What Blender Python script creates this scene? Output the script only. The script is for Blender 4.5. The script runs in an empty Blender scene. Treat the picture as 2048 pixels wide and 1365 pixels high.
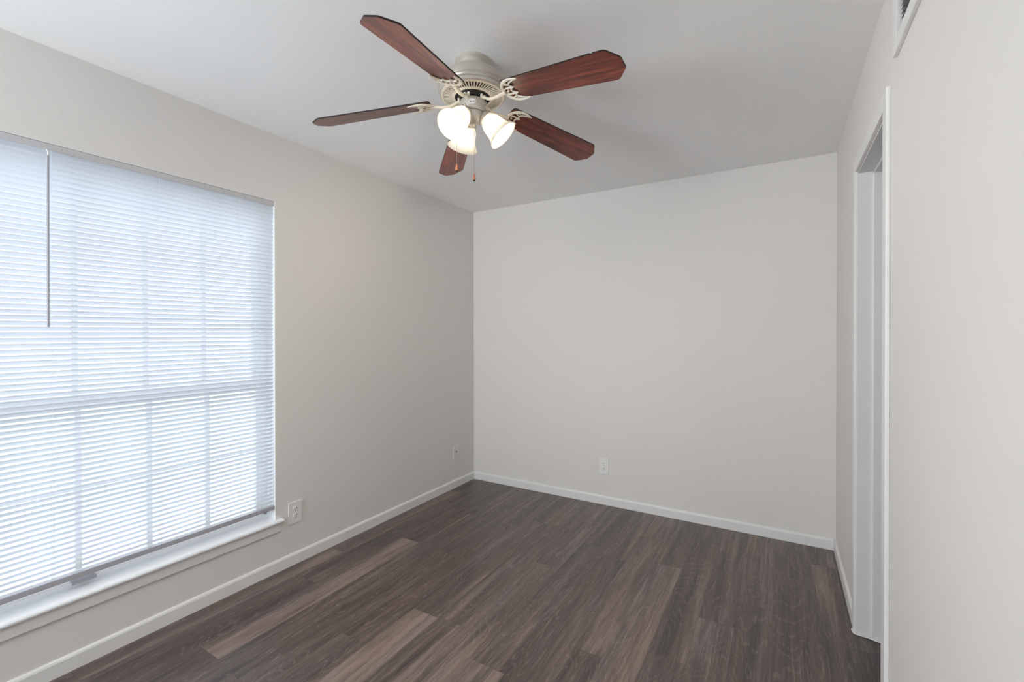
import bpy, bmesh, math, random
from mathutils import Vector, Matrix

random.seed(7)
PI = math.pi
SC = bpy.context.scene
COL = SC.collection

# ------------------------------------------------------------------ camera
F_PX, YAW, PITCH, ROLL, CY, CAM_H = 908.51, 0.534586, -0.005082, -0.000694, 670.09, 1.3394
cam_data = bpy.data.cameras.new('camera')
cam = bpy.data.objects.new('camera', cam_data)
COL.objects.link(cam)
cam_data.sensor_fit = 'HORIZONTAL'
cam_data.sensor_width = 36.0
cam_data.lens = F_PX / 2048 * 36.0
cam_data.shift_y = (CY - 682.5) / 2048
cam_data.clip_start = 0.02
cam.matrix_world = (Matrix.Translation((0, 0, CAM_H)) @ Matrix.Rotation(YAW, 4, 'Z')
                    @ Matrix.Rotation(PI / 2 + PITCH, 4, 'X') @ Matrix.Rotation(ROLL, 4, 'Z'))
SC.camera = cam

# ------------------------------------------------------------------ world, added fill light, exposure
w = bpy.data.worlds.new('sky')
SC.world = w
w.use_nodes = True
bg = w.node_tree.nodes['Background']
bg.inputs['Color'].default_value = (0.83, 0.91, 1.0, 1)
bg.inputs['Strength'].default_value = 2.9

SC.view_settings.view_transform = 'Standard'
SC.view_settings.look = 'None'
SC.view_settings.exposure = 0.0
SC.view_settings.gamma = 1.0
SC.view_settings.use_curve_mapping = False
SC.cycles.use_denoising = True
SC.cycles.max_bounces = 14
SC.cycles.diffuse_bounces = 8
SC.cycles.transmission_bounces = 10
SC.cycles.transparent_max_bounces = 16
SC.cycles.sample_clamp_indirect = 6.0

def area_light(name, loc, rot, sx, sy, power, color):
    l = bpy.data.lights.new(name, 'AREA')
    l.shape = 'RECTANGLE'; l.size = sx; l.size_y = sy
    l.energy = power; l.color = color
    o = bpy.data.objects.new(name, l)
    o.location = loc; o.rotation_euler = rot
    COL.objects.link(o)
    return o

# added fill light at an invented opening in the wall behind the camera
area_light('rear_fill_light', (-1.95, -2.46, 1.15), (math.radians(146), 0, 0), 0.85, 1.2, 118.0, (0.86, 0.94, 1.0))

# ------------------------------------------------------------------ sizes
XL, XR, YB, YR, H = -2.4247, 0.2925, 3.4068, -2.4, 2.44
WT = 0.145            # thickness of the window wall
RT = 0.115            # thickness of the partition on the right
WY0, WY1, WZ0, WZ1 = -0.10, 1.5045, 0.292, 2.071     # window opening
DY0, DY1, DZ = 1.876, 2.505, 2.043                    # doorway opening
VY0, VY1, VZ0, VZ1 = 1.235, 1.685, 2.188, 2.345       # return-air opening

# ------------------------------------------------------------------ material helpers
def new_mat(name):
    m = bpy.data.materials.new(name)
    m.use_nodes = True
    nt = m.node_tree
    return m, nt, nt.nodes['Principled BSDF']

def node(nt, typ, **kw):
    n = nt.nodes.new(typ)
    for k, v in kw.items():
        setattr(n, k, v)
    return n

def paint(name, col, rough=0.6, bump=0.0, scale=260.0, spec=0.3, var=0.0):
    m, nt, p = new_mat(name)
    p.inputs['Base Color'].default_value = (*col, 1)
    p.inputs['Roughness'].default_value = rough
    p.inputs['Specular IOR Level'].default_value = spec
    tc = node(nt, 'ShaderNodeTexCoord')
    if bump:
        n = node(nt, 'ShaderNodeTexNoise')
        n.inputs['Scale'].default_value = scale
        n.inputs['Detail'].default_value = 3
        nt.links.new(tc.outputs['Object'], n.inputs['Vector'])
        b = node(nt, 'ShaderNodeBump')
        b.inputs['Strength'].default_value = bump
        b.inputs['Distance'].default_value = 0.004
        nt.links.new(n.outputs['Fac'], b.inputs['Height'])
        nt.links.new(b.outputs['Normal'], p.inputs['Normal'])
    if var:
        n2 = node(nt, 'ShaderNodeTexNoise')
        n2.inputs['Scale'].default_value = 2.3
        n2.inputs['Detail'].default_value = 4
        nt.links.new(tc.outputs['Object'], n2.inputs['Vector'])
        r = node(nt, 'ShaderNodeMapRange')
        r.inputs['To Min'].default_value = 1 - var
        r.inputs['To Max'].default_value = 1 + var
        nt.links.new(n2.outputs['Fac'], r.inputs['Value'])
        mx = node(nt, 'ShaderNodeMix', data_type='RGBA', blend_type='MULTIPLY')
        mx.inputs['Factor'].default_value = 1
        mx.inputs['A'].default_value = (*col, 1)
        nt.links.new(r.outputs['Result'], mx.inputs['B'])
        nt.links.new(mx.outputs['Result'], p.inputs['Base Color'])
    return m

def metal(name, col, rough, metallic=1.0):
    m, nt, p = new_mat(name)
    p.inputs['Base Color'].default_value = (*col, 1)
    p.inputs['Roughness'].default_value = rough
    p.inputs['Metallic'].default_value = metallic
    tc = node(nt, 'ShaderNodeTexCoord')
    n = node(nt, 'ShaderNodeTexNoise')
    n.inputs['Scale'].default_value = 90
    nt.links.new(tc.outputs['Object'], n.inputs['Vector'])
    r = node(nt, 'ShaderNodeMapRange')
    r.inputs['To Min'].default_value = rough * 0.85
    r.inputs['To Max'].default_value = rough * 1.15
    nt.links.new(n.outputs['Fac'], r.inputs['Value'])
    nt.links.new(r.outputs['Result'], p.inputs['Roughness'])
    return m

M = {}
M['wall'] = paint('wall_paint', (0.74, 0.714, 0.69), 0.62, 0.10, 240, var=0.012)
M['ceiling'] = paint('ceiling_paint', (0.86, 0.855, 0.85), 0.75, 0.07, 150, var=0.012)
M['trim'] = paint('trim_paint', (0.77, 0.765, 0.755), 0.38, 0.03, 120, spec=0.45)
M['sill'] = paint('sill_paint', (0.92, 0.94, 0.96), 0.3, 0.02, 120, spec=0.5)
M['plate'] = paint('plate_plastic', (0.80, 0.79, 0.77), 0.32, spec=0.5)
M['slot'] = paint('slot_dark', (0.02, 0.018, 0.016), 0.5)
M['vinyl'] = paint('window_vinyl', (0.92, 0.94, 0.955), 0.35, spec=0.4)
M['rail'] = paint('blind_rail', (0.54, 0.54, 0.555), 0.4, spec=0.4)
M['bottom_rail'] = paint('blind_bottom_rail', (0.40, 0.40, 0.44), 0.4, spec=0.4)
M['wand'] = paint('wand_plastic', (0.38, 0.38, 0.42), 0.25, spec=0.6)
M['clip'] = paint('latch_plastic', (0.42, 0.41, 0.45), 0.3, spec=0.6)
M['grille'] = paint('grille_paint', (0.42, 0.42, 0.43), 0.5)
M['filter'] = paint('air_filter', (0.12, 0.12, 0.125), 0.9)
M['fan_metal'] = metal('fan_pewter', (0.60, 0.56, 0.50), 0.42, 0.55)
M['fan_cream'] = paint('fan_cream', (0.80, 0.73, 0.61), 0.35, spec=0.5)
M['fan_dark'] = metal('fan_dark', (0.018, 0.014, 0.011), 0.55, 0.2)
M['brass'] = metal('chain_brass', (0.50, 0.36, 0.24), 0.35, 1.0)
M['pull_wood'] = paint('pull_wood', (0.50, 0.18, 0.08), 0.35, spec=0.5)
M['pull_tip'] = paint('pull_tip', (0.03, 0.02, 0.018), 0.4)
M['sticker'] = paint('sticker_paper', (0.78, 0.76, 0.78), 0.4)
M['concrete'] = paint('outside_concrete', (0.64, 0.63, 0.62), 0.9, 0.1, 40, var=0.05)

# slats: white vinyl that lets daylight glow through
m, nt, p = new_mat('slat_vinyl')
p.inputs['Base Color'].default_value = (0.84, 0.86, 0.89, 1)
p.inputs['Roughness'].default_value = 0.4
tr = node(nt, 'ShaderNodeBsdfTranslucent')
tr.inputs['Color'].default_value = (0.86, 0.90, 0.98, 1)
mx = node(nt, 'ShaderNodeMixShader')
mx.inputs['Fac'].default_value = 0.34
out = nt.nodes['Material Output']
nt.links.new(p.outputs[0], mx.inputs[1]); nt.links.new(tr.outputs[0], mx.inputs[2])
nt.links.new(mx.outputs[0], out.inputs['Surface'])
M['slat'] = m

# window glass: clear pane with a faint reflection
m, nt, p = new_mat('pane_glass')
tp = node(nt, 'ShaderNodeBsdfTransparent'); tp.inputs['Color'].default_value = (0.97, 0.985, 0.98, 1)
gl = node(nt, 'ShaderNodeBsdfGlossy'); gl.inputs['Roughness'].default_value = 0.02
fr = node(nt, 'ShaderNodeFresnel'); fr.inputs['IOR'].default_value = 1.25
mx = node(nt, 'ShaderNodeMixShader')
nt.links.new(fr.outputs[0], mx.inputs['Fac'])
nt.links.new(tp.outputs[0], mx.inputs[1]); nt.links.new(gl.outputs[0], mx.inputs[2])
nt.links.new(mx.outputs[0], nt.nodes['Material Output'].inputs['Surface'])
M['glass'] = m

# frosted lamp shade glass
m, nt, p = new_mat('frosted_glass')
p.inputs['Base Color'].default_value = (0.80, 0.78, 0.73, 1)
p.inputs['Roughness'].default_value = 0.25
tr = node(nt, 'ShaderNodeBsdfTranslucent'); tr.inputs['Color'].default_value = (0.50, 0.485, 0.45, 1)
tp = node(nt, 'ShaderNodeBsdfTransparent'); tp.inputs['Color'].default_value = (1, 0.98, 0.94, 1)
m1 = node(nt, 'ShaderNodeMixShader'); m1.inputs['Fac'].default_value = 0.62
m2 = node(nt, 'ShaderNodeMixShader'); m2.inputs['Fac'].default_value = 0.03
nz = node(nt, 'ShaderNodeTexNoise'); nz.inputs['Scale'].default_value = 26; nz.inputs['Distortion'].default_value = 2.0
tc = node(nt, 'ShaderNodeTexCoord'); nt.links.new(tc.outputs['Object'], nz.inputs['Vector'])
mr = node(nt, 'ShaderNodeMapRange'); mr.inputs['To Min'].default_value = 0.5; mr.inputs['To Max'].default_value = 0.75
nt.links.new(nz.outputs['Fac'], mr.inputs['Value']); nt.links.new(mr.outputs['Result'], m1.inputs['Fac'])
nt.links.new(p.outputs[0], m1.inputs[1]); nt.links.new(tr.outputs[0], m1.inputs[2])
nt.links.new(m1.outputs[0], m2.inputs[1]); nt.links.new(tp.outputs[0], m2.inputs[2])
nt.links.new(m2.outputs[0], nt.nodes['Material Output'].inputs['Surface'])
M['shade'] = m

# lit bulb
m, nt, p = new_mat('lit_bulb')
em = node(nt, 'ShaderNodeEmission')
em.inputs['Color'].default_value = (1.0, 0.88, 0.74, 1)
em.inputs['Strength'].default_value = 95.0
nt.links.new(em.outputs[0], nt.nodes['Material Output'].inputs['Surface'])
M['bulb'] = m

# reddish brown blade veneer, grain along local X
m, nt, p = new_mat('blade_veneer')
tc = node(nt, 'ShaderNodeTexCoord')
oi = node(nt, 'ShaderNodeObjectInfo')
mul = node(nt, 'ShaderNodeMath', operation='MULTIPLY'); mul.inputs[1].default_value = 40
nt.links.new(oi.outputs['Random'], mul.inputs[0])
add = node(nt, 'ShaderNodeVectorMath', operation='ADD')
nt.links.new(tc.outputs['Object'], add.inputs[0]); nt.links.new(mul.outputs[0], add.inputs[1])
def stretched(nt, src, sx, sy, sz, detail, dist=0.0, rough=0.55):
    mp = node(nt, 'ShaderNodeMapping'); mp.inputs['Scale'].default_value = (sx, sy, sz)
    n = node(nt, 'ShaderNodeTexNoise')
    n.inputs['Scale'].default_value = 1.0; n.inputs['Detail'].default_value = detail
    n.inputs['Distortion'].default_value = dist; n.inputs['Roughness'].default_value = rough
    nt.links.new(src, mp.inputs['Vector']); nt.links.new(mp.outputs[0], n.inputs['Vector'])
    return n.outputs['Fac']
def ramp(nt, fac, stops):
    r = node(nt, 'ShaderNodeValToRGB')
    e = r.color_ramp.elements
    while len(e) < len(stops): e.new(0.5)
    for k, (pos, c) in enumerate(stops):
        e[k].position = pos; e[k].color = (*c, 1)
    nt.links.new(fac, r.inputs['Fac'])
    return r.outputs['Color']
a = stretched(nt, add.outputs[0], 5, 55, 20, 4, 0.6)
b = stretched(nt, add.outputs[0], 14, 420, 60, 3)
c1 = ramp(nt, a, [(0.30, (0.070, 0.015, 0.011)), (0.52, (0.185, 0.038, 0.024)), (0.72, (0.32, 0.078, 0.042))])
c2 = ramp(nt, b, [(0.30, (0.62, 0.60, 0.60)), (0.65, (1.08, 1.05, 1.0))])
mm = node(nt, 'ShaderNodeMix', data_type='RGBA', blend_type='MULTIPLY'); mm.inputs['Factor'].default_value = 1
nt.links.new(c1, mm.inputs['A']); nt.links.new(c2, mm.inputs['B'])
nt.links.new(mm.outputs['Result'], p.inputs['Base Color'])
p.inputs['Roughness'].default_value = 0.42
p.inputs['Specular IOR Level'].default_value = 0.6
p.inputs['Coat Weight'].default_value = 0.45
p.inputs['Coat Roughness'].default_value = 0.16
M['blade'] = m
M['blade_edge'] = paint('blade_edge', (0.022, 0.012, 0.010), 0.5)

# floor: limed dark oak planks, each face carries its own tone and seed
m, nt, p = new_mat('plank_floor')
tc = node(nt, 'ShaderNodeTexCoord')
at = node(nt, 'ShaderNodeAttribute'); at.attribute_name = 'plank_tone'
asd = node(nt, 'ShaderNodeAttribute'); asd.attribute_name = 'plank_seed'
cmb = node(nt, 'ShaderNodeCombineXYZ')
ms = node(nt, 'ShaderNodeMath', operation='MULTIPLY'); ms.inputs[1].default_value = 31.7
nt.links.new(asd.outputs['Fac'], ms.inputs[0])
nt.links.new(ms.outputs[0], cmb.inputs['Z']); nt.links.new(ms.outputs[0], cmb.inputs['Y'])
av = node(nt, 'ShaderNodeVectorMath', operation='ADD')
nt.links.new(tc.outputs['Object'], av.inputs[0]); nt.links.new(cmb.outputs[0], av.inputs[1])
src = av.outputs[0]
broad = stretched(nt, src, 13, 0.75, 1, 2, 0.9, 0.5)
mid = stretched(nt, src, 46, 2.1, 1, 3, 0.6, 0.55)
fine = stretched(nt, src, 210, 7.5, 1, 4, 0.5, 0.7)
warp = stretched(nt, src, 6.5, 1.3, 1, 1.5, 0.5, 0.4)
pores = stretched(nt, src, 520, 34, 1, 2, 0.2, 0.6)
def madd(x, k, c):
    n = node(nt, 'ShaderNodeMath', operation='MULTIPLY_ADD')
    nt.links.new(x, n.inputs[0]); n.inputs[1].default_value = k
    if isinstance(c, (int, float)): n.inputs[2].default_value = c
    else: nt.links.new(c, n.inputs[2])
    return n.outputs[0]
# value = broad streaks + plank tone + grain
v = madd(broad, 0.85, -0.83)
v = madd(at.outputs['Fac'], 0.54, v)
v = madd(mid, 0.60, v)
v = madd(fine, 0.62, v)
v = madd(pores, 0.34, v)
colr = ramp(nt, v, [(0.12, (0.018, 0.013, 0.0105)), (0.42, (0.050, 0.0365, 0.0305)),
                    (0.66, (0.104, 0.078, 0.066)), (0.95, (0.25, 0.197, 0.172))])
# cool violet-brown and warm brown drift between planks
hue = node(nt, 'ShaderNodeMix', data_type='RGBA', blend_type='MULTIPLY')
hue.inputs['Factor'].default_value = 1.0
hr_ = ramp(nt, stretched(nt, src, 9, 0.9, 1, 2, 0.6, 0.5), [(0.36, (1.03, 0.93, 0.84)), (0.62, (1.0, 0.95, 0.99))])
nt.links.new(colr, hue.inputs['A']); nt.links.new(hr_, hue.inputs['B'])
colr = hue.outputs['Result']
# limed growth rings: thin pale lines following the warped grain
ang = madd(warp, 170.0, 0.0)
sn = node(nt, 'ShaderNodeMath', operation='SINE'); nt.links.new(ang, sn.inputs[0])
thin = node(nt, 'ShaderNodeMapRange'); thin.inputs['From Min'].default_value = 0.72; thin.inputs['From Max'].default_value = 1.0
nt.links.new(sn.outputs[0], thin.inputs['Value'])
brk = node(nt, 'ShaderNodeMapRange'); brk.inputs['From Min'].default_value = 0.42; brk.inputs['From Max'].default_value = 0.58
nt.links.new(fine, brk.inputs['Value'])
lm = node(nt, 'ShaderNodeMath', operation='MULTIPLY')
nt.links.new(thin.outputs['Result'], lm.inputs[0]); nt.links.new(brk.outputs['Result'], lm.inputs[1])
lim = node(nt, 'ShaderNodeMath', operation='MULTIPLY'); lim.inputs[1].default_value = 0.34
nt.links.new(lm.outputs[0], lim.inputs[0])
mixl = node(nt, 'ShaderNodeMix', data_type='RGBA')
nt.links.new(lim.outputs[0], mixl.inputs['Factor'])
nt.links.new(colr, mixl.inputs['A']); mixl.inputs['B'].default_value = (0.33, 0.27, 0.235, 1)
# dark seams between planks from the plank UV (metres from the edges)
uv = node(nt, 'ShaderNodeUVMap'); uv.uv_map = 'plank_uv'
sx = node(nt, 'ShaderNodeSeparateXYZ'); nt.links.new(uv.outputs[0], sx.inputs[0])
def edge(sock, lim_):
    # distance to nearest of two edges: uv stores 0..L, L kept in attribute
    n = node(nt, 'ShaderNodeMath', operation='LESS_THAN'); nt.links.new(sock, n.inputs[0]); n.inputs[1].default_value = lim_
    return n.outputs[0]
e1 = edge(sx.outputs['X'], 0.0011); e2 = edge(sx.outputs['Y'], 0.0016)
em_ = node(nt, 'ShaderNodeMath', operation='MAXIMUM'); nt.links.new(e1, em_.inputs[0]); nt.links.new(e2, em_.inputs[1])
ef = node(nt, 'ShaderNodeMath', operation='MULTIPLY'); ef.inputs[1].default_value = 0.65
nt.links.new(em_.outputs[0], ef.inputs[0])
mixe = node(nt, 'ShaderNodeMix', data_type='RGBA')
nt.links.new(ef.outputs[0], mixe.inputs['Factor'])
nt.links.new(mixl.outputs['Result'], mixe.inputs['A']); mixe.inputs['B'].default_value = (0.018, 0.014, 0.012, 1)
nt.links.new(mixe.outputs['Result'], p.inputs['Base Color'])
p.inputs['Roughness'].default_value = 0.33
p.inputs['Specular IOR Level'].default_value = 0.8
p.inputs['IOR'].default_value = 1.5
bp = node(nt, 'ShaderNodeBump'); bp.inputs['Strength'].default_value = 0.25; bp.inputs['Distance'].default_value = 0.001
nt.links.new(fine, bp.inputs['Height']); nt.links.new(bp.outputs['Normal'], p.inputs['Normal'])
M['floor'] = m

# ------------------------------------------------------------------ mesh helpers
def obj(name, bm, mat, parent=None, smooth=False, kind=None, label=None):
    me = bpy.data.meshes.new(name)
    bmesh.ops.recalc_face_normals(bm, faces=bm.faces[:])
    bm.to_mesh(me); bm.free()
    mats = mat if isinstance(mat, (list, tuple)) else [mat]
    for x in mats: me.materials.append(M[x])
    if smooth:
        for f in me.polygons: f.use_smooth = True
        try: me.set_sharp_from_angle(angle=math.radians(38))
        except Exception: pass
    o = bpy.data.objects.new(name, me)
    COL.objects.link(o)
    if parent: o.parent = parent
    if kind: o['kind'] = kind
    if label: o['label'] = label
    return o

def thing(name, label, cat, loc=(0, 0, 0), group=None):
    o = bpy.data.objects.new(name, None)
    o.empty_display_size = 0.1
    o.location = loc
    COL.objects.link(o)
    o['label'] = label; o['category'] = cat
    if group: o['group'] = group
    return o

def structure(name, loc=(0, 0, 0)):
    o = bpy.data.objects.new(name, None)
    o.location = loc; o['kind'] = 'structure'
    COL.objects.link(o)
    return o

def box(bm, x0, x1, y0, y1, z0, z1, bevel=0.0):
    r = bmesh.ops.create_cube(bm, size=1)
    vs = r['verts']
    for v in vs:
        v.co = Vector(((x0 + x1) / 2 + v.co.x * (x1 - x0), (y0 + y1) / 2 + v.co.y * (y1 - y0), (z0 + z1) / 2 + v.co.z * (z1 - z0)))
    if bevel:
        es = list({e for v in vs for e in v.link_edges})
        bmesh.ops.bevel(bm, geom=es, offset=bevel, segments=2, affect='EDGES', profile=0.6)
    return vs

def lathe(bm, prof, n=48, mat=Matrix.Identity(4), close=False):
    rings = []
    for (r, z) in prof:
        if r < 1e-6:
            rings.append([bm.verts.new(mat @ Vector((0, 0, z)))])
        else:
            rings.append([bm.verts.new(mat @ Vector((r * math.cos(2 * PI * k / n), r * math.sin(2 * PI * k / n), z))) for k in range(n)])
    pairs = list(zip(rings, rings[1:]))
    if close: pairs.append((rings[-1], rings[0]))
    for A, B in pairs:
        for k in range(n):
            k2 = (k + 1) % n
            if len(A) == 1 and len(B) == 1: continue
            if len(A) == 1: bm.faces.new((A[0], B[k2], B[k]))
            elif len(B) == 1: bm.faces.new((A[k], A[k2], B[0]))
            else: bm.faces.new((A[k], A[k2], B[k2], B[k]))

def sweep(bm, pts, ra, rb, n=10, up=Vector((0, 0, 1)), taper=None):
    """oval tube along pts; ra across, rb along 'up'."""
    pts = [Vector(q) for q in pts]
    rings = []
    for i, q in enumerate(pts):
        t = (pts[min(i + 1, len(pts) - 1)] - pts[max(i - 1, 0)]).normalized()
        s = t.cross(up)
        if s.length < 1e-4: s = t.cross(Vector((1, 0, 0)))
        s.normalize(); u = s.cross(t).normalized()
        k = taper[i] if taper else 1.0
        rings.append([bm.verts.new(q + s * (ra * k * math.cos(2 * PI * j / n)) + u * (rb * k * math.sin(2 * PI * j / n))) for j in range(n)])
    for A, B in zip(rings, rings[1:]):
        for j in range(n):
            bm.faces.new((A[j], A[(j + 1) % n], B[(j + 1) % n], B[j]))
    bm.faces.new(rings[0][::-1]); bm.faces.new(rings[-1])

def smooth_path(pts, n=6):
    pts = [Vector(q) for q in pts]
    out = []
    for i in range(len(pts) - 1):
        p0, p1, p2, p3 = pts[max(i - 1, 0)], pts[i], pts[i + 1], pts[min(i + 2, len(pts) - 1)]
        for k in range(n):
            t = k / n
            out.append(0.5 * ((2 * p1) + (p2 - p0) * t + (2 * p0 - 5 * p1 + 4 * p2 - p3) * t * t + (-p0 + 3 * p1 - 3 * p2 + p3) * t ** 3))
    out.append(pts[-1])
    return out

def slab_with_holes(name, axis, a0, a1, us, vs, holes, mat):
    """wall slab between a0 and a1 along axis ('x' or 'y'); us/vs = extents along the other horizontal axis and z."""
    bm = bmesh.new()
    U = sorted({*us, *[h[0] for h in holes], *[h[1] for h in holes]})
    V = sorted({*vs, *[h[2] for h in holes], *[h[3] for h in holes]})
    def P(a, u, v):
        return bm.verts.new((a, u, v) if axis == 'x' else (u, a, v))
    def solid(i, j):
        if i < 0 or j < 0 or i >= len(U) - 1 or j >= len(V) - 1: return False
        cu, cv = (U[i] + U[i + 1]) / 2, (V[j] + V[j + 1]) / 2
        return not any(h[0] < cu < h[1] and h[2] < cv < h[3] for h in holes)
    for i in range(len(U) - 1):
        for j in range(len(V) - 1):
            if not solid(i, j): continue
            u0, u1, v0, v1 = U[i], U[i + 1], V[j], V[j + 1]
            for a in (a0, a1):
                bm.faces.new((P(a, u0, v0), P(a, u1, v0), P(a, u1, v1), P(a, u0, v1)))
            if not solid(i - 1, j): bm.faces.new((P(a0, u0, v0), P(a1, u0, v0), P(a1, u0, v1), P(a0, u0, v1)))
            if not solid(i + 1, j): bm.faces.new((P(a0, u1, v0), P(a1, u1, v0), P(a1, u1, v1), P(a0, u1, v1)))
            if not solid(i, j - 1): bm.faces.new((P(a0, u0, v0), P(a1, u0, v0), P(a1, u1, v0), P(a0, u1, v0)))
            if not solid(i, j + 1): bm.faces.new((P(a0, u0, v1), P(a1, u0, v1), P(a1, u1, v1), P(a0, u1, v1)))
    bmesh.ops.remove_doubles(bm, verts=bm.verts[:], dist=1e-5)
    return obj(name, bm, mat, kind='structure')

# ------------------------------------------------------------------ the room
slab_with_holes('wall_left', 'x', XL - WT, XL, (YR - 0.12, YB + 0.12), (0, H), [(WY0, WY1, WZ0 - 0.018, WZ1)], 'wall')
slab_with_holes('wall_right', 'x', XR, XR + RT, (YR - 0.12, YB), (0, H), [(DY0, DY1, 0, DZ), (VY0, VY1, VZ0, VZ1)], 'wall')
slab_with_holes('wall_back', 'y', YB, YB + 0.12, (XL, 1.22), (0, H), [], 'wall')
slab_with_holes('wall_rear', 'y', YR - 0.12, YR, (XL, XR), (0, H), [(-2.38, -1.50, 0.70, 2.20)], 'wall')  # opening made up for the added fill light
# small space beyond the doorway
slab_with_holes('wall_closet', 'x', 1.22, 1.30, (0.9, YB + 0.12), (0, H), [], 'wall')
slab_with_holes('wall_closet_side', 'y', 0.82, 0.9, (XR + RT, 1.30), (0, H), [], 'wall')

bm = bmesh.new(); box(bm, XL - WT, 1.30, YR - 0.12, YB + 0.12, H, H + 0.1)
obj('ceiling', bm, 'ceiling', kind='structure')

# plank floor: one mesh, rows of 0.15 m running along the window wall, end joints where the photo shows them
JOINT = {-2.13: 2.182, -1.98: 1.522, -1.83: 2.165, -1.68: 1.351, -1.53: 1.649, -1.38: 2.86, -1.23: 2.345,
         -1.08: 1.511, -0.93: 2.62, -0.78: 1.79, -0.63: 2.695, -0.48: 3.122, -0.33: 2.278, -0.18: 2.512,
         -0.03: 1.70, 0.12: 3.135, -2.28: 2.75, -2.43: 1.85}
TONE = {(-2.13, 0): 0.78, (-2.13, 1): 0.30, (-1.53, 0): 0.98, (-1.53, 1): 0.42, (-1.08, 0): 0.72, (-1.08, 1): 0.30,
        (-1.23, 0): 0.66, (-1.23, 1): 0.42, (-1.98, 0): 0.30, (-1.98, 1): 0.42, (-1.83, 0): 0.40, (-1.83, 1): 0.50,
        (-1.68, 0): 0.30, (-1.68, 1): 0.42, (-0.63, 0): 0.62, (-0.63, 1): 0.38, (-0.48, 1): 0.40, (-0.48, 0): 0.44,
        (-0.18, 1): 0.58, (-0.18, 0): 0.30, (0.12, 0): 0.46, (-2.28, 0): 0.26, (-2.28, 1): 0.36, (-2.13, -1): 0.35}
bm = bmesh.new()
lt = bm.faces.layers.float.new('plank_tone'); ls = bm.faces.layers.float.new('plank_seed')
uvl = bm.loops.layers.uv.new('plank_uv')
k = -1
x = -2.58
rows = []
while x < 1.3:
    rows.append(round(x, 2)); x += 0.15
for r in rows:
    y0 = JOINT.get(r, random.uniform(1.3, 2.5))
    n = -5
    while True:
        ya, yb = y0 + (n - 1) * 1.2, y0 + n * 1.2
        n += 1
        a, b = max(ya, YR - 0.12), min(yb, YB + 0.12)
        if ya > YB + 0.12: break
        if b <= a: continue
        xa, xb = max(r, XL - 0.01), min(r + 0.15, 1.3)
        if xb <= xa: continue
        vs = [bm.verts.new((px, py, 0)) for px, py in ((xa, a), (xb, a), (xb, b), (xa, b))]
        f = bm.faces.new(vs)
        f[lt] = TONE.get((r, n - 1), random.uniform(0.28, 0.58)); f[ls] = random.random()
        for l, q in zip(f.loops, ((0, 0), (xb - xa, 0), (xb - xa, b - a), (0, b - a))): l[uvl].uv = q
o = obj('floor', bm, 'floor', kind='structure')
# sub-floor so that the floor has thickness
bm = bmesh.new(); box(bm, XL - WT, 1.30, YR - 0.12, YB + 0.12, -0.12, -0.002)
obj('floor_base', bm, 'filter', kind='structure')

# baseboards with an eased top edge
def baseboard(name, p0, p1, inward, h=0.067, t=0.012):
    p0, p1, nrm = Vector(p0), Vector(p1), Vector(inward)
    bm = bmesh.new()
    prof = [(0, 0), (t, 0), (t, h - 0.012), (t - 0.003, h - 0.005), (t - 0.008, h), (0, h)]
    A = [bm.verts.new(p0 + nrm * a + Vector((0, 0, b))) for a, b in prof]
    B = [bm.verts.new(p1 + nrm * a + Vector((0, 0, b))) for a, b in prof]
    for i in range(len(prof)):
        j = (i + 1) % len(prof)
        bm.faces.new((A[i], A[j], B[j], B[i]))
    bm.faces.new(A); bm.faces.new(B[::-1])
    return obj(name, bm, 'trim', kind='structure')
baseboard('baseboard_left', (XL, YR, 0), (XL, YB, 0), (1, 0, 0))
baseboard('baseboard_back', (XL + 0.012, YB, 0), (XR - 0.012, YB, 0), (0, -1, 0))
baseboard('baseboard_right', (XR, DY1 + 0.068, 0), (XR, YB, 0), (-1, 0, 0))
baseboard('baseboard_near', (XR, YR, 0), (XR, DY0 - 0.065, 0), (-1, 0, 0))

# ------------------------------------------------------------------ doorway: casing, jamb, stop
d1 = structure('door_1', (XR, DY1, 0))
def at_origin(o, root):
    o.parent = root
    o.matrix_parent_inverse = Matrix.Translation(-Vector(root.location))
    return o
def casing_mesh():
    bm = bmesh.new()
    cw, t = 0.057, 0.013
    rv = 0.005
    ya, yb, zt = DY0 + -rv, DY1 + rv, DZ + rv          # inner edge of the casing
    box(bm, XR - t, XR, yb, yb + cw, 0, zt + cw, 0.0035)
    box(bm, XR - t, XR, ya - cw, ya, 0, zt + cw, 0.0035)
    box(bm, XR - t, XR, ya, yb, zt, zt + cw, 0.0035)
    return bm
at_origin(obj('door_casing', casing_mesh(), 'trim', kind='structure'), d1)
bm = bmesh.new()
jt = 0.004
box(bm, XR - 0.001, XR + RT, DY1 - jt, DY1 + 0.001, 0, DZ)
box(bm, XR - 0.001, XR + RT, DY0 - 0.001, DY0 + jt, 0, DZ)
box(bm, XR - 0.001, XR + RT, DY0, DY1, DZ - jt, DZ + 0.001)
at_origin(obj('door_jamb', bm, 'trim', kind='structure'), d1)
bm = bmesh.new()
sx0, sx1 = XR + 0.052, XR + 0.086
box(bm, sx0, sx1, DY1 - jt - 0.010, DY1 - jt, 0.004, DZ - jt, 0.002)
box(bm, sx0, sx1, DY0 + jt, DY0 + jt + 0.010, 0.004, DZ - jt, 0.002)
box(bm, sx0, sx1, DY0 + jt, DY1 - jt, DZ - jt - 0.010, DZ - jt, 0.002)
at_origin(obj('door_stop', bm, 'trim', kind='structure'), d1)
bm = bmesh.new()
sweep(bm, smooth_path([(XR - 0.012, DY1 + 0.03, 0.003), (XR - 0.008, DY1 - 0.004, 0.004), (XR + 0.04, DY1 - 0.010, 0.004), (XR + 0.068, DY1 - 0.019, 0.004), (XR + RT, DY1 - 0.020, 0.003)]), 0.006, 0.004)
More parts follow.
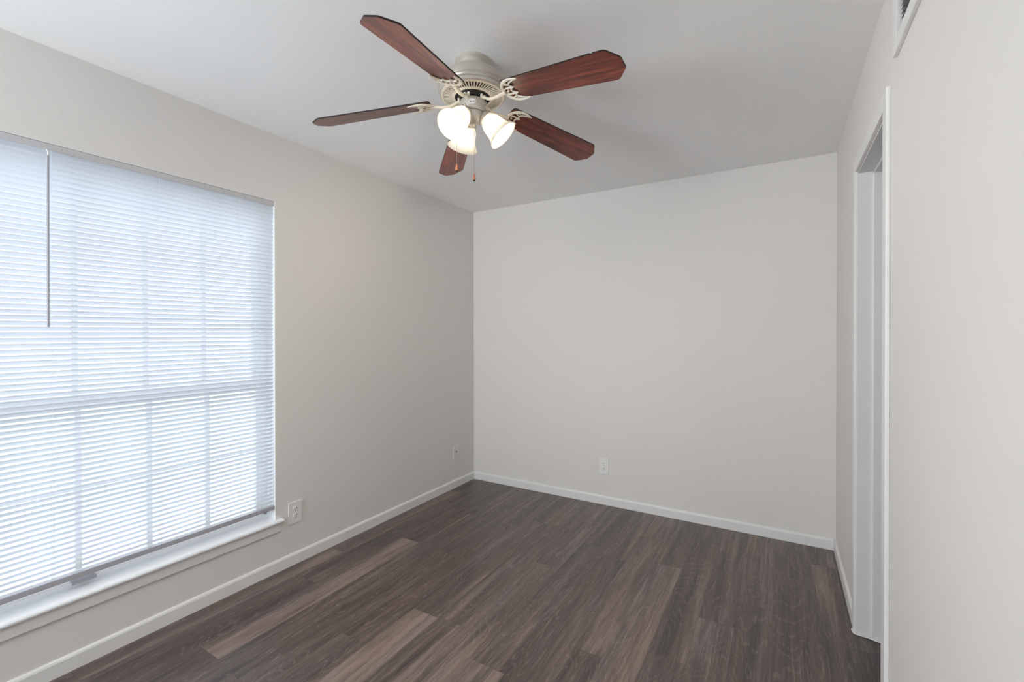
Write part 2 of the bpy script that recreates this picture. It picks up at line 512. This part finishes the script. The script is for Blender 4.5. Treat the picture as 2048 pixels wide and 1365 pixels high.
at_origin(obj('caulk_bead', bm, 'trim', kind='structure', smooth=True), d1)

# ------------------------------------------------------------------ window: frame, two sashes with muntins, glass, stool and apron
w1 = structure('window_1', (XL, 0.7, WZ0))
XI = XL - 0.075        # room-side face of the window unit
def wpart(name, bm, mat, smooth=False):
    return at_origin(obj(name, bm, mat, kind='structure', smooth=smooth), w1)
bm = bmesh.new()
fx0, fx1 = XI - 0.066, XI
box(bm, fx0, fx1, WY1 - 0.034, WY1, WZ0, WZ1)
box(bm, fx0, fx1, WY0, WY0 + 0.034, WZ0, WZ1)
box(bm, fx0, fx1, WY0 + 0.034, WY1 - 0.034, WZ1 - 0.034, WZ1)
box(bm, fx0, fx1, WY0 + 0.034, WY1 - 0.034, WZ0, WZ0 + 0.022)
wpart('window_frame', bm, 'vinyl')
MY = [1.198, 0.9505, 0.703, 0.4555, 0.208]
SY0, SY1 = WY0 + 0.034, WY1 - 0.034
def sash(name, xa, xb, z0, z1, st, rb, rt, muntz):
    bm = bmesh.new()
    box(bm, xa, xb, SY1 - st, SY1, z0, z1, 0.002)
    box(bm, xa, xb, SY0, SY0 + st, z0, z1, 0.002)
    box(bm, xa, xb, SY0 + st, SY1 - st, z0, z0 + rb, 0.002)
    box(bm, xa, xb, SY0 + st, SY1 - st, z1 - rt, z1, 0.002)
    s = wpart(name, bm, 'vinyl')
    bm = bmesh.new()
    xm = (xa + xb) / 2
    for y in MY: box(bm, xm - 0.008, xm + 0.008, y - 0.010, y + 0.010, z0 + rb, z1 - rt)
    for z in muntz: box(bm, xm - 0.0075, xm + 0.0075, SY0 + st, SY1 - st, z - 0.005, z + 0.005)
    q = obj('muntin_grid', bm, 'vinyl', kind='structure')
    q.parent = s
    bm = bmesh.new()
    box(bm, xm - 0.003, xm + 0.003, SY0 + st - 0.004, SY1 - st + 0.004, z0 + rb - 0.004, z1 - rt + 0.004)
    g = obj('window_glass', bm, 'glass', kind='structure')
    g.parent = s
    return s
lo = sash('lower_sash', XI - 0.032, XI - 0.004, WZ0 + 0.022, 1.082, 0.028, 0.042, 0.052, [0.690])
up = sash('upper_sash', XI - 0.062, XI - 0.034, 1.035, WZ1 - 0.034, 0.028, 0.045, 0.030, [1.405, 1.735])
bm = bmesh.new()
box(bm, XI - 0.006, XI + 0.018, 0.674, 0.752, 0.316, 0.322, 0.002)
box(bm, XI + 0.014, XI + 0.019, 0.674, 0.752, 0.308, 0.320, 0.001)
q = obj('sash_lift', bm, 'clip', kind='structure', label='small grey plastic sash lift handle')
q.parent = lo
# stool with rounded nose and horns
bm = bmesh.new()
nose = XL + 0.026
pr = [(XI - 0.003, WZ0 - 0.018), (nose - 0.004, WZ0 - 0.018), (nose, WZ0 - 0.012), (nose, WZ0 - 0.006), (nose - 0.004, WZ0), (XI - 0.003, WZ0)]
A = [bm.verts.new((a, WY0 - 0.035, b)) for a, b in pr]; B = [bm.verts.new((a, WY1 + 0.036, b)) for a, b in pr]
# the horns only exist in front of the wall face, so build the deep part and the nose part separately
bm.free(); bm = bmesh.new()
def prism_y(bm, pr, y0, y1):
    A = [bm.verts.new((a, y0, b)) for a, b in pr]; B = [bm.verts.new((a, y1, b)) for a, b in pr]
    for i in range(len(pr)):
        j = (i + 1) % len(pr); bm.faces.new((A[i], A[j], B[j], B[i]))
    bm.faces.new(A); bm.faces.new(B[::-1])
prism_y(bm, [(XI - 0.003, WZ0 - 0.018), (XL, WZ0 - 0.018), (XL, WZ0), (XI - 0.003, WZ0)], WY0, WY1)
prism_y(bm, [(XL, WZ0 - 0.018), (nose - 0.004, WZ0 - 0.018), (nose, WZ0 - 0.012), (nose, WZ0 - 0.006), (nose - 0.004, WZ0), (XL, WZ0)], WY0 - 0.035, WY1 + 0.036)
wpart('window_sill', bm, 'sill')
bm = bmesh.new()
prism_y(bm, [(XL, 0.222), (XL + 0.009, 0.222), (XL + 0.012, 0.226), (XL + 0.012, WZ0 - 0.018), (XL, WZ0 - 0.018)], WY0 - 0.02, WY1 + 0.020)
wpart('window_apron', bm, 'wall')
# reveal lining painted white
bm = bmesh.new()
box(bm, XI, XL - 0.0005, WY1 - 0.0015, WY1, WZ0, WZ1)
box(bm, XI, XL - 0.0005, WY0, WY0 + 0.0015, WZ0, WZ1)
box(bm, XI, XL - 0.0005, WY0 + 0.0015, WY1 - 0.0015, WZ1 - 0.0015, WZ1)
wpart('window_reveal', bm, 'sill')

# ground outside the window
bm = bmesh.new(); box(bm, -26, XL - WT - 0.02, -22, 24, -0.45, -0.25)
obj('ground', bm, 'concrete', kind='structure')

# ------------------------------------------------------------------ mini blind
BX = XL - 0.0155       # centre plane of the slats
BY0, BY1 = WY0 + 0.004, WY1 - 0.004
bl = thing('window_blind', 'white horizontal mini blind half open across the whole window', 'blind', (BX, (BY0 + BY1) / 2, 0.352))
def bpart(name, bm, mat, smooth=False, parent=None, label=None):
    o = obj(name, bm, mat, smooth=smooth, label=label)
    o.parent = parent or bl
    if not parent: o.matrix_parent_inverse = Matrix.Translation(-Vector(bl.location))
    return o
bm = bmesh.new(); box(bm, BX - 0.0125, BX + 0.0135, BY0, BY1, 2.0435, 2.0685, 0.002)
bpart('headrail', bm, 'rail', label='grey headrail of the blind')
bm = bmesh.new()
TILT, PITCHS, SW, CROWN = math.radians(43), 0.0213, 0.0125, 0.0016
z = 2.036
while z > 0.384:
    secs = []
    for t in (-1, -0.5, 0, 0.5, 1):
        u, hgt = SW * t, CROWN * (1 - t * t)
        # outer edge down: room side is +x and higher
        dx = u * math.cos(TILT) - hgt * math.sin(TILT)
        dz = u * math.sin(TILT) + hgt * math.cos(TILT)
        secs.append((BX + dx, z + dz))
    A = [bm.verts.new((a, BY0, b)) for a, b in secs]; B = [bm.verts.new((a, BY1, b)) for a, b in secs]
    for i in range(4): bm.faces.new((A[i], B[i], B[i + 1], A[i + 1]))
    z -= PITCHS
slats = bpart('slats', bm, 'slat', smooth=True)
bm = bmesh.new(); box(bm, BX - 0.012, BX + 0.012, BY0, BY1, 0.352, 0.3745, 0.003)
bpart('bottom_rail', bm, 'bottom_rail', label='grey bottom rail of the blind')
for y in (1.317, 0.9625, 0.608, 0.2535, -0.03):
    bm = bmesh.new()
    for dx in (0.0105, -0.0105):
        sweep(bm, [(BX + dx, y, 0.374), (BX + dx, y, 2.044)], 0.0007, 0.0007, n=6, up=Vector((1, 0, 0)))
    bpart('ladder_cord', bm, 'slat')
WX = XL + 0.012
bm = bmesh.new()
sweep(bm, [(WX, 0.592, 1.362), (WX, 0.592, 1.375), (WX, 0.593, 2.018)], 0.0046, 0.0046, n=6, up=Vector((1, 0, 0)))
wd = bpart('tilt_wand', bm, 'wand', label='grey plastic tilt wand')
bm = bmesh.new()
sweep(bm, smooth_path([(WX, 0.593, 2.016), (WX, 0.593, 2.030), (WX - 0.008, 0.593, 2.040), (BX + 0.010, 0.593, 2.046)], 4), 0.0018, 0.0018, n=6, up=Vector((0, 1, 0)))
bpart('wand_hook', bm, 'plate', parent=wd)
bm = bmesh.new()
box(bm, BX - 0.016, BX + 0.006, 1.448, 1.462, 0.340, 0.353, 0.002)
bpart('hold_down_bracket', bm, 'clip', label='small grey bracket under the bottom rail')

# ------------------------------------------------------------------ wall plates
def outlet(name, label, loc, rotz, wdt, hgt, group=None):
    t = thing(name, label, 'outlet', loc, group)
    t.rotation_euler = (0, 0, rotz)
    bm = bmesh.new()
    box(bm, -wdt / 2, wdt / 2, 0, 0.006, -hgt / 2, hgt / 2, 0.0022)
    obj('cover_plate', bm, 'plate', t)
    for s in (1, -1):
        bm = bmesh.new()
        zc = s * 0.0195
        lathe_m = Matrix.Translation((0, 0.006, zc)) @ Matrix.Rotation(-PI / 2, 4, 'X') @ Matrix.Diagonal((1, 0.82, 1, 1))
        lathe(bm, [(0, -0.002), (0.0172, -0.002), (0.0172, 0.0014), (0.0162, 0.0022), (0, 0.0022)], 32, lathe_m)
        so = obj('socket', bm, 'plate', t)
        bm = bmesh.new()
        for dx, hh in ((-0.0063, 0.0042), (0.0063, 0.0034)):
            box(bm, dx - 0.0013, dx + 0.0013, 0.0078, 0.0086, zc + 0.004 - hh, zc + 0.004 + hh)
        lathe(bm, [(0, 0.0078), (0.0026, 0.0078), (0.0026, 0.0086), (0, 0.0086)], 16,
              Matrix.Translation((0, 0, zc - 0.0085)) @ Matrix.Rotation(-PI / 2, 4, 'X'))
        obj('contact_slots', bm, 'slot', so)
    bm = bmesh.new()
    lathe(bm, [(0, 0.0055), (0.003, 0.0055), (0.0026, 0.0072), (0, 0.0074)], 16, Matrix.Rotation(-PI / 2, 4, 'X'))
    obj('screw', bm, 'plate', t)
    return t
outlet('wall_outlet', 'white double wall outlet low on the left wall beside the window sill', (XL, 1.621, 0.2985), -PI / 2, 0.084, 0.124, 'double wall outlets')
outlet('wall_outlet', 'white double wall outlet low in the middle of the back wall', (-1.1835, YB, 0.2975), PI, 0.076, 0.124, 'double wall outlets')
t = thing('cable_wall_plate', 'wall-coloured cable jack plate low on the left wall near the corner', 'wall plate', (XL, 3.136, 0.302))
t.rotation_euler = (0, 0, -PI / 2)
bm = bmesh.new(); box(bm, -0.036, 0.036, 0, 0.006, -0.057, 0.057, 0.0022); obj('cover_plate', bm, 'wall', t)
bm = bmesh.new()
mt = Matrix.Translation((0, 0.004, 0.006)) @ Matrix.Rotation(-PI / 2, 4, 'X')
lathe(bm, [(0.0055, 0), (0.0055, 0.005), (0.0045, 0.006), (0.003, 0.006), (0.003, 0.001), (0, 0.001)], 20, mt)
obj('cable_jack', bm, 'slot', t)

# ------------------------------------------------------------------ return-air grille above the doorway
t = thing('return_air_grille', 'white return-air grille high on the right wall above the doorway', 'vent', (XR, (VY0 + VY1) / 2, (VZ0 + VZ1) / 2))
def vpart(name, bm, mat):
    o = obj(name, bm, mat); o.parent = t; o.matrix_parent_inverse = Matrix.Translation(-Vector(t.location)); return o
bm = bmesh.new()
bd = 0.042
for (ya, yb, za, zb) in ((VY1, VY1 + bd, VZ0 - bd, VZ1 + bd), (VY0 - bd, VY0, VZ0 - bd, VZ1 + bd), (VY0, VY1, VZ0 - bd, VZ0), (VY0, VY1, VZ1, VZ1 + bd)):
    box(bm, XR - 0.011, XR, ya, yb, za, zb, 0.002)
vpart('grille_frame', bm, 'trim')
bm = bmesh.new()
zz = VZ0 + 0.008
while zz < VZ1 - 0.004:
    A = [(XR + 0.001, zz), (XR + 0.012, zz + 0.010), (XR + 0.012, zz + 0.0112), (XR + 0.001, zz + 0.0012)]
    prism_y(bm, A, VY0, VY1)
    zz += 0.0125
vpart('louvers', bm, 'grille')
bm = bmesh.new(); box(bm, XR + 0.016, XR + 0.036, VY0, VY1, VZ0, VZ1); vpart('air_filter', bm, 'filter')

# ------------------------------------------------------------------ ceiling fan
FX, FY = -1.0804, 1.5127
fan = thing('ceiling_fan', 'five-blade ceiling fan with reddish wood blades and three lit glass shades', 'ceiling fan', (FX, FY, H))
def fpart(name, bm, mat, smooth=True, parent=None, label=None):
    return obj(name, bm, mat, parent or fan, smooth=smooth, label=label)
Z = lambda z: z - H
# canopy
bm = bmesh.new()
lathe(bm, [(0, Z(2.4395)), (0.071, Z(2.4395)), (0.0715, Z(2.432)), (0.067, Z(2.428)), (0.063, Z(2.424)), (0.062, Z(2.412)), (0.064, Z(2.404)),
           (0.066, Z(2.398)), (0.066, Z(2.388)), (0.062, Z(2.380)), (0, Z(2.380))], 64)
fpart('canopy', bm, 'fan_metal')
# motor housing
bm = bmesh.new()
prof = [(0, 2.386), (0.075, 2.386), (0.098, 2.384), (0.112, 2.379), (0.114, 2.376), (0.127, 2.366), (0.137, 2.352), (0.1415, 2.338), (0.142, 2.330),
        (0.1395, 2.327), (0.1395, 2.323), (0.141, 2.320), (0.1385, 2.313), (0.136, 2.311), (0.136, 2.308), (0.134, 2.301), (0.130, 2.2985),
        (0.126, 2.300), (0.126, 2.322), (0, 2.322)]
lathe(bm, [(r, Z(z_)) for r, z_ in prof], 72)
fpart('motor_housing', bm, 'fan_metal')
# slotted vent ring
bm = bmesh.new()
lathe(bm, [(0.1285, Z(2.2965)), (0.1285, Z(2.2995)), (0.120, Z(2.2985)), (0.120, Z(2.2950))], 72, close=True)
lathe(bm, [(0.0845, Z(2.2940)), (0.0845, Z(2.2970)), (0.072, Z(2.2955)), (0.072, Z(2.2920))], 72, close=True)
NS = 60
for k in range(NS):
    a = 2 * PI * (k + 0.5) / NS
    mtx = Matrix.Rotation(a, 4, 'Z')
    hw0, hw1 = 0.0018, 0.0026
    q = []
    for zz in (0.0, 0.003):
        for r_, hw, zb in ((0.0840, hw0, 2.2940), (0.1205, hw1, 2.2950)):
            q.append(bm.verts.new(mtx @ Vector((r_, -hw, Z(zb) + zz)))); q.append(bm.verts.new(mtx @ Vector((r_, hw, Z(zb) + zz))))
    for f in ((0, 1, 3, 2), (4, 6, 7, 5), (0, 2, 6, 4), (1, 5, 7, 3)):
        bm.faces.new([q[i] for i in f])
fpart('vent_ring', bm, 'fan_cream', smooth=False, label='cream slotted vent ring')
bm = bmesh.new()  # rotor widened into a dark disc: painted shade behind the vent slots
lathe(bm, [(0, Z(2.318)), (0.124, Z(2.318)), (0.124, Z(2.3005)), (0.071, Z(2.3005)), (0.062, Z(2.298)), (0.056, Z(2.290)), (0.050, Z(2.283)), (0, Z(2.283))], 48)
fpart('rotor', bm, 'fan_dark', label='rotor disc, coloured dark for the shade inside the motor')

APEX, DROOP, TWIST = 2.293, math.radians(8.1), math.radians(-13.5)
def blade_mesh(notch=False):
    hr, ht, ch, t = 0.052, 0.068, 0.036, 0.0028
    R0, R1 = 0.172, 0.660
    half = [(R0, 0.0), (R0, hr - 0.012), (R0 + 0.004, hr - 0.004), (R0 + 0.012, hr)]
    e = R1 - ch - 0.004
    half += [(e - 0.020, ht - 0.0012), (e - 0.006, ht - 0.0008), (e + 0.004, ht - 0.005), (R1 - 0.006, ht - ch - 0.002), (R1 - 0.001, ht - ch - 0.008), (R1, ht - ch - 0.014)]
    out = half[1:] + [(x_, -y_) for x_, y_ in half[1:]][::-1]
    if notch:
        i = next(i for i, (x_, y_) in enumerate(out) if y_ < 0 and x_ < R1 - ch - 0.02 + 1e-3 and x_ > 0.5)
        xn = 0.575
        yy = -(hr + (ht - hr) * (xn - R0) / (e - R0))
        out = out[:i + 1] + [(xn + 0.004, yy), (xn + 0.001, yy + 0.004), (xn - 0.003, yy + 0.003), (xn - 0.006, yy)] + out[i + 1:]
    bm = bmesh.new()
    lo_ = [bm.verts.new((x_, y_, -t)) for x_, y_ in out]
    up_ = [bm.verts.new((x_, y_, t)) for x_, y_ in out]
    bm.faces.new(lo_[::-1]).material_index = 0
    bm.faces.new(up_).material_index = 0
    for i in range(len(out)):
        j = (i + 1) % len(out)
        bm.faces.new((lo_[i], lo_[j], up_[j], up_[i])).material_index = 1
    return bm
def iron_mesh():
    bm = bmesh.new()
    zb = -0.0075
    U = Vector((0, 0, 1))
    # crescent that clasps the blade root (drawn in blade space)
    tw = Matrix.Rotation(TWIST, 4, 'X')
    T = lambda pts: [tw @ Vector((x_, y_, zb)) for x_, y_ in pts]
    upv = tw.to_3x3() @ U
    outer = smooth_path(T([(0.262, 0.050), (0.236, 0.0555), (0.205, 0.051), (0.184, 0.037), (0.173, 0.018), (0.170, 0.0), (0.173, -0.018), (0.184, -0.037), (0.205, -0.051), (0.236, -0.0555), (0.262, -0.050)]), 5)
    n = len(outer)
    sweep(bm, outer, 0.0062, 0.0045, 10, upv, [0.35 + 0.65 * min(1, min(i, n - 1 - i) / 9) for i in range(n)])
    half_ = [(0.258, 0.050), (0.238, 0.0465), (0.221, 0.0395), (0.212, 0.031), (0.2125, 0.0225), (0.2235, 0.0150), (0.2125, 0.0105), (0.2075, 0.0045)]
    inner = T(half_ + [(x_, -y_) for x_, y_ in half_][::-1])
    n = len(inner)
    sweep(bm, inner, 0.0036, 0.0034, 8, upv, [0.5, 0.8] + [1.0] * (n - 4) + [0.8, 0.5])
    for s in (1, -1):
        sweep(bm, smooth_path(T([(0.172, 0.010 * s), (0.190, 0.0155 * s), (0.221, 0.0155 * s)]), 4), 0.0032, 0.0032, 8, upv)
        sweep(bm, T([(0.186, 0.038 * s), (0.213, 0.029 * s)]), 0.0028, 0.0030, 8, upv)
    # neck: rises from the flywheel, dips and joins the crescent
    neck = smooth_path([(0.052, 0, -0.004), (0.070, 0, -0.010), (0.090, 0, -0.018), (0.120, 0, -0.019), (0.150, 0, -0.013), (0.176, 0, -0.0085)], 5)
    sweep(bm, neck, 0.0085, 0.0055, 12, U, [1.25, 1.2, 1.15] + [1.0] * (len(neck) - 6) + [1.1, 1.2, 1.3])
    # foot bolted to the flywheel
    for s in (1, -1):
        lathe(bm, [(0, -0.010), (0.0055, -0.010), (0.0055, 0.004), (0, 0.004)], 12, Matrix.Translation((0.056, 0.008 * s, 0)))
    # screws under the blade
    for x_, y_ in ((0.205, 0.045), (0.205, -0.045), (0.190, 0.0)):
        lathe(bm, [(0, -0.004), (0.004, -0.003), (0.0045, 0.004), (0, 0.004)], 12, tw @ Matrix.Translation((x_, y_, zb)))
    return bm
PH0 = 280.54
blade0 = iron0 = None
for k in range(5):
    a = math.radians(PH0 + 72 * k)
    base = Matrix.Translation((0, 0, Z(APEX))) @ Matrix.Rotation(a, 4, 'Z') @ Matrix.Rotation(DROOP, 4, 'Y')
    if k == 0:
        b_ = blade0 = fpart('blade', blade_mesh(), ['blade', 'blade_edge'], smooth=False)
        i_ = iron0 = fpart('blade_iron', iron_mesh(), 'fan_cream')
    elif k == 1:
        b_ = fpart('blade', blade_mesh(True), ['blade', 'blade_edge'], smooth=False, label='reddish wood blade with a chipped edge')
        i_ = iron0.copy(); COL.objects.link(i_); i_.parent = fan
    else:
        b_ = blade0.copy(); COL.objects.link(b_); b_.parent = fan
        i_ = iron0.copy(); COL.objects.link(i_); i_.parent = fan
    b_.matrix_local = base @ Matrix.Rotation(TWIST, 4, 'X')
    i_.matrix_local = base

# switch housing and light fitter
bm = bmesh.new()
lathe(bm, [(0, Z(2.281)), (0.046, Z(2.281)), (0.0505, Z(2.277)), (0.0515, Z(2.262)), (0.0515, Z(2.236)), (0.050, Z(2.232)), (0.047, Z(2.230)), (0, Z(2.230))], 48)
sw_ = fpart('switch_housing', bm, 'fan_metal')
bm = bmesh.new()
sa = math.radians(302.5)
seg = 20
rs = 0.0518
c0 = bm.verts.new((rs * math.cos(sa), rs * math.sin(sa), Z(2.2555)))
ring = []
for k in range(seg):
    th = 2 * PI * k / seg
    aa = sa + math.cos(th) * 0.0150 / rs
    ring.append(bm.verts.new((rs * math.cos(aa), rs * math.sin(aa), Z(2.2555) + math.sin(th) * 0.0105)))
for k in range(seg): bm.faces.new((c0, ring[k], ring[(k + 1) % seg]))
st_ = fpart('certification_sticker', bm, 'sticker', parent=sw_, label='white oval sticker with a small dark mark')
bm = bmesh.new()
rs2 = 0.0523
def on(u, v): aa = sa + u / rs2; return Vector((rs2 * math.cos(aa), rs2 * math.sin(aa), Z(2.2555) + v))
sweep(bm, [on(-0.006, 0.003), on(-0.005, -0.003), on(-0.003, -0.0045), on(-0.001, -0.002), on(-0.001, 0.001)], 0.0010, 0.0006, 6)
sweep(bm, [on(0.002, 0.001), on(0.0035, -0.0015), on(0.005, 0.001), on(0.0075, 0.0005)], 0.0007, 0.0005, 6)
fpart('sticker_mark', bm, 'slot', parent=sw_)
bm = bmesh.new()
lathe(bm, [(0, Z(2.231)), (0.043, Z(2.231)), (0.047, Z(2.226)), (0.047, Z(2.219)), (0.043, Z(2.207)), (0.032, Z(2.194)), (0.018, Z(2.187)), (0.009, Z(2.184)), (0.009, Z(2.178)), (0.006, Z(2.174)), (0, Z(2.173))], 48)
fpart('light_fitter', bm, 'fan_metal')

# three lamp arms: socket cup, bell shade, bulb
CR = math.degrees(YAW)            # camera right axis in world degrees
shade0 = None
for k, cam_az in enumerate((-4, 116, 236)):
    az = math.radians(cam_az + CR)
    mtx = Matrix.Rotation(az, 4, 'Z') @ Matrix.Translation((0.050, 0, Z(2.2145))) @ Matrix.Rotation(math.radians(180 - 43.5), 4, 'Y')
    # local +z of mtx points down and outward along the lamp axis
    if k == 0:
        bm = bmesh.new()
        lathe(bm, [(0, -0.040), (0.012, -0.040), (0.013, -0.016), (0.022, -0.012), (0.0285, -0.004), (0.0315, 0.000), (0.0315, 0.009), (0.029, 0.010), (0.029, 0.001), (0.012, -0.004), (0, -0.004)], 40)
        for q in range(3):
            th = 2 * PI * q / 3 + 0.4
            mm_ = Matrix.Rotation(th, 4, 'Z') @ Matrix.Translation((0.030, 0, 0.0045)) @ Matrix.Rotation(PI / 2, 4, 'Y')
            lathe(bm, [(0, 0), (0.0022, 0), (0.0022, 0.005), (0.0040, 0.005), (0.0040, 0.008), (0, 0.009)], 10, mm_)
        c_ = cup0 = fpart('lamp_socket', bm, 'fan_metal')
        bm = bmesh.new()
        outp = [(0.0265, 0.000), (0.0285, 0.004), (0.0290, 0.010), (0.0285, 0.013), (0.0310, 0.016), (0.0360, 0.023), (0.0405, 0.034), (0.0435, 0.048), (0.0455, 0.062), (0.0485, 0.076), (0.0535, 0.089), (0.0610, 0.101), (0.0655, 0.107)]
        inp = [(r_ - 0.0024, z_) for r_, z_ in outp]
        lathe(bm, outp + [(0.0650, 0.1085)] + inp[::-1], 56, close=True)
        s_ = shade0 = fpart('glass_shade', bm, 'shade')
        bm = bmesh.new()
        lathe(bm, [(0, 0.030), (0.011, 0.030), (0.0125, 0.040), (0.018, 0.052), (0.0235, 0.064), (0.0250, 0.074), (0.0225, 0.085), (0.015, 0.093), (0.006, 0.0965), (0, 0.097)], 32)
        l_ = bulb0 = fpart('light_bulb', bm, 'bulb', parent=s_, label='lit light bulb')
    else:
        c_ = cup0.copy(); COL.objects.link(c_); c_.parent = fan
        s_ = shade0.copy(); COL.objects.link(s_); s_.parent = fan
        l_ = bulb0.copy(); COL.objects.link(l_); l_.parent = s_
    c_.matrix_local = mtx; s_.matrix_local = mtx
    # the light that leaves the mouth of the shade
    sp = bpy.data.lights.new('shade_mouth_light', 'SPOT')
    sp.energy = 14.0; sp.color = (1.0, 0.90, 0.77); sp.spot_size = math.radians(168); sp.spot_blend = 1.0
    sp.shadow_soft_size = 0.03
    so_ = bpy.data.objects.new('shade_mouth_light', sp)
    COL.objects.link(so_); so_.parent = s_
    so_.matrix_local = Matrix.Translation((0, 0, 0.112)) @ Matrix.Rotation(PI, 4, 'X')

# pull chains
def chain(cx, cy, ztop, zpull, zbot, r_pull=0.0062):
    bm = bmesh.new()
    zz = ztop
    while zz > zpull:
        r = bmesh.ops.create_icosphere(bm, subdivisions=1, radius=0.0013)
        for v in r['verts']: v.co += Vector((cx, cy, Z(zz)))
        zz -= 0.0031
    sweep(bm, [(cx, cy, Z(ztop)), (cx, cy, Z(zpull - 0.002))], 0.0004, 0.0004, 6, Vector((1, 0, 0)))
    ch_ = fpart('pull_chain', bm, 'brass')
    h_ = zpull - zbot
    bm = bmesh.new()
    lathe(bm, [(0, 0), (0.0018, 0), (0.0030, -0.12 * h_), (0.0046, -0.35 * h_), (r_pull, -0.62 * h_), (0.0060, -0.76 * h_), (0.0052, -0.82 * h_), (0, -0.82 * h_)], 20, Matrix.Translation((cx, cy, Z(zpull))))
    kn = fpart('pull_knob', bm, 'pull_wood', parent=ch_, label='orange wooden pull knob')
    bm = bmesh.new()
    lathe(bm, [(0, -0.815 * h_), (0.0050, -0.82 * h_), (0.0052, -0.88 * h_), (0.0040, -0.96 * h_), (0, -h_)], 20, Matrix.Translation((cx, cy, Z(zpull))))
    fpart('knob_tip', bm, 'pull_tip', parent=ch_, label='dark knob tip')
ra = math.radians(CR + 178)
chain(0.066 * math.cos(ra), 0.066 * math.sin(ra), 2.236, 2.026, 1.994)
bmx = None
ra2 = math.radians(CR + 60)
chain(0.010 * math.cos(ra2), 0.010 * math.sin(ra2), 2.182, 1.990, 1.957)
# short stub that carries the outer chain out of the switch housing
bm = bmesh.new()
sweep(bm, [(0.046 * math.cos(ra), 0.046 * math.sin(ra), Z(2.240)), (0.068 * math.cos(ra), 0.068 * math.sin(ra), Z(2.237))], 0.0028, 0.0028, 10)
fpart('chain_outlet', bm, 'fan_metal')
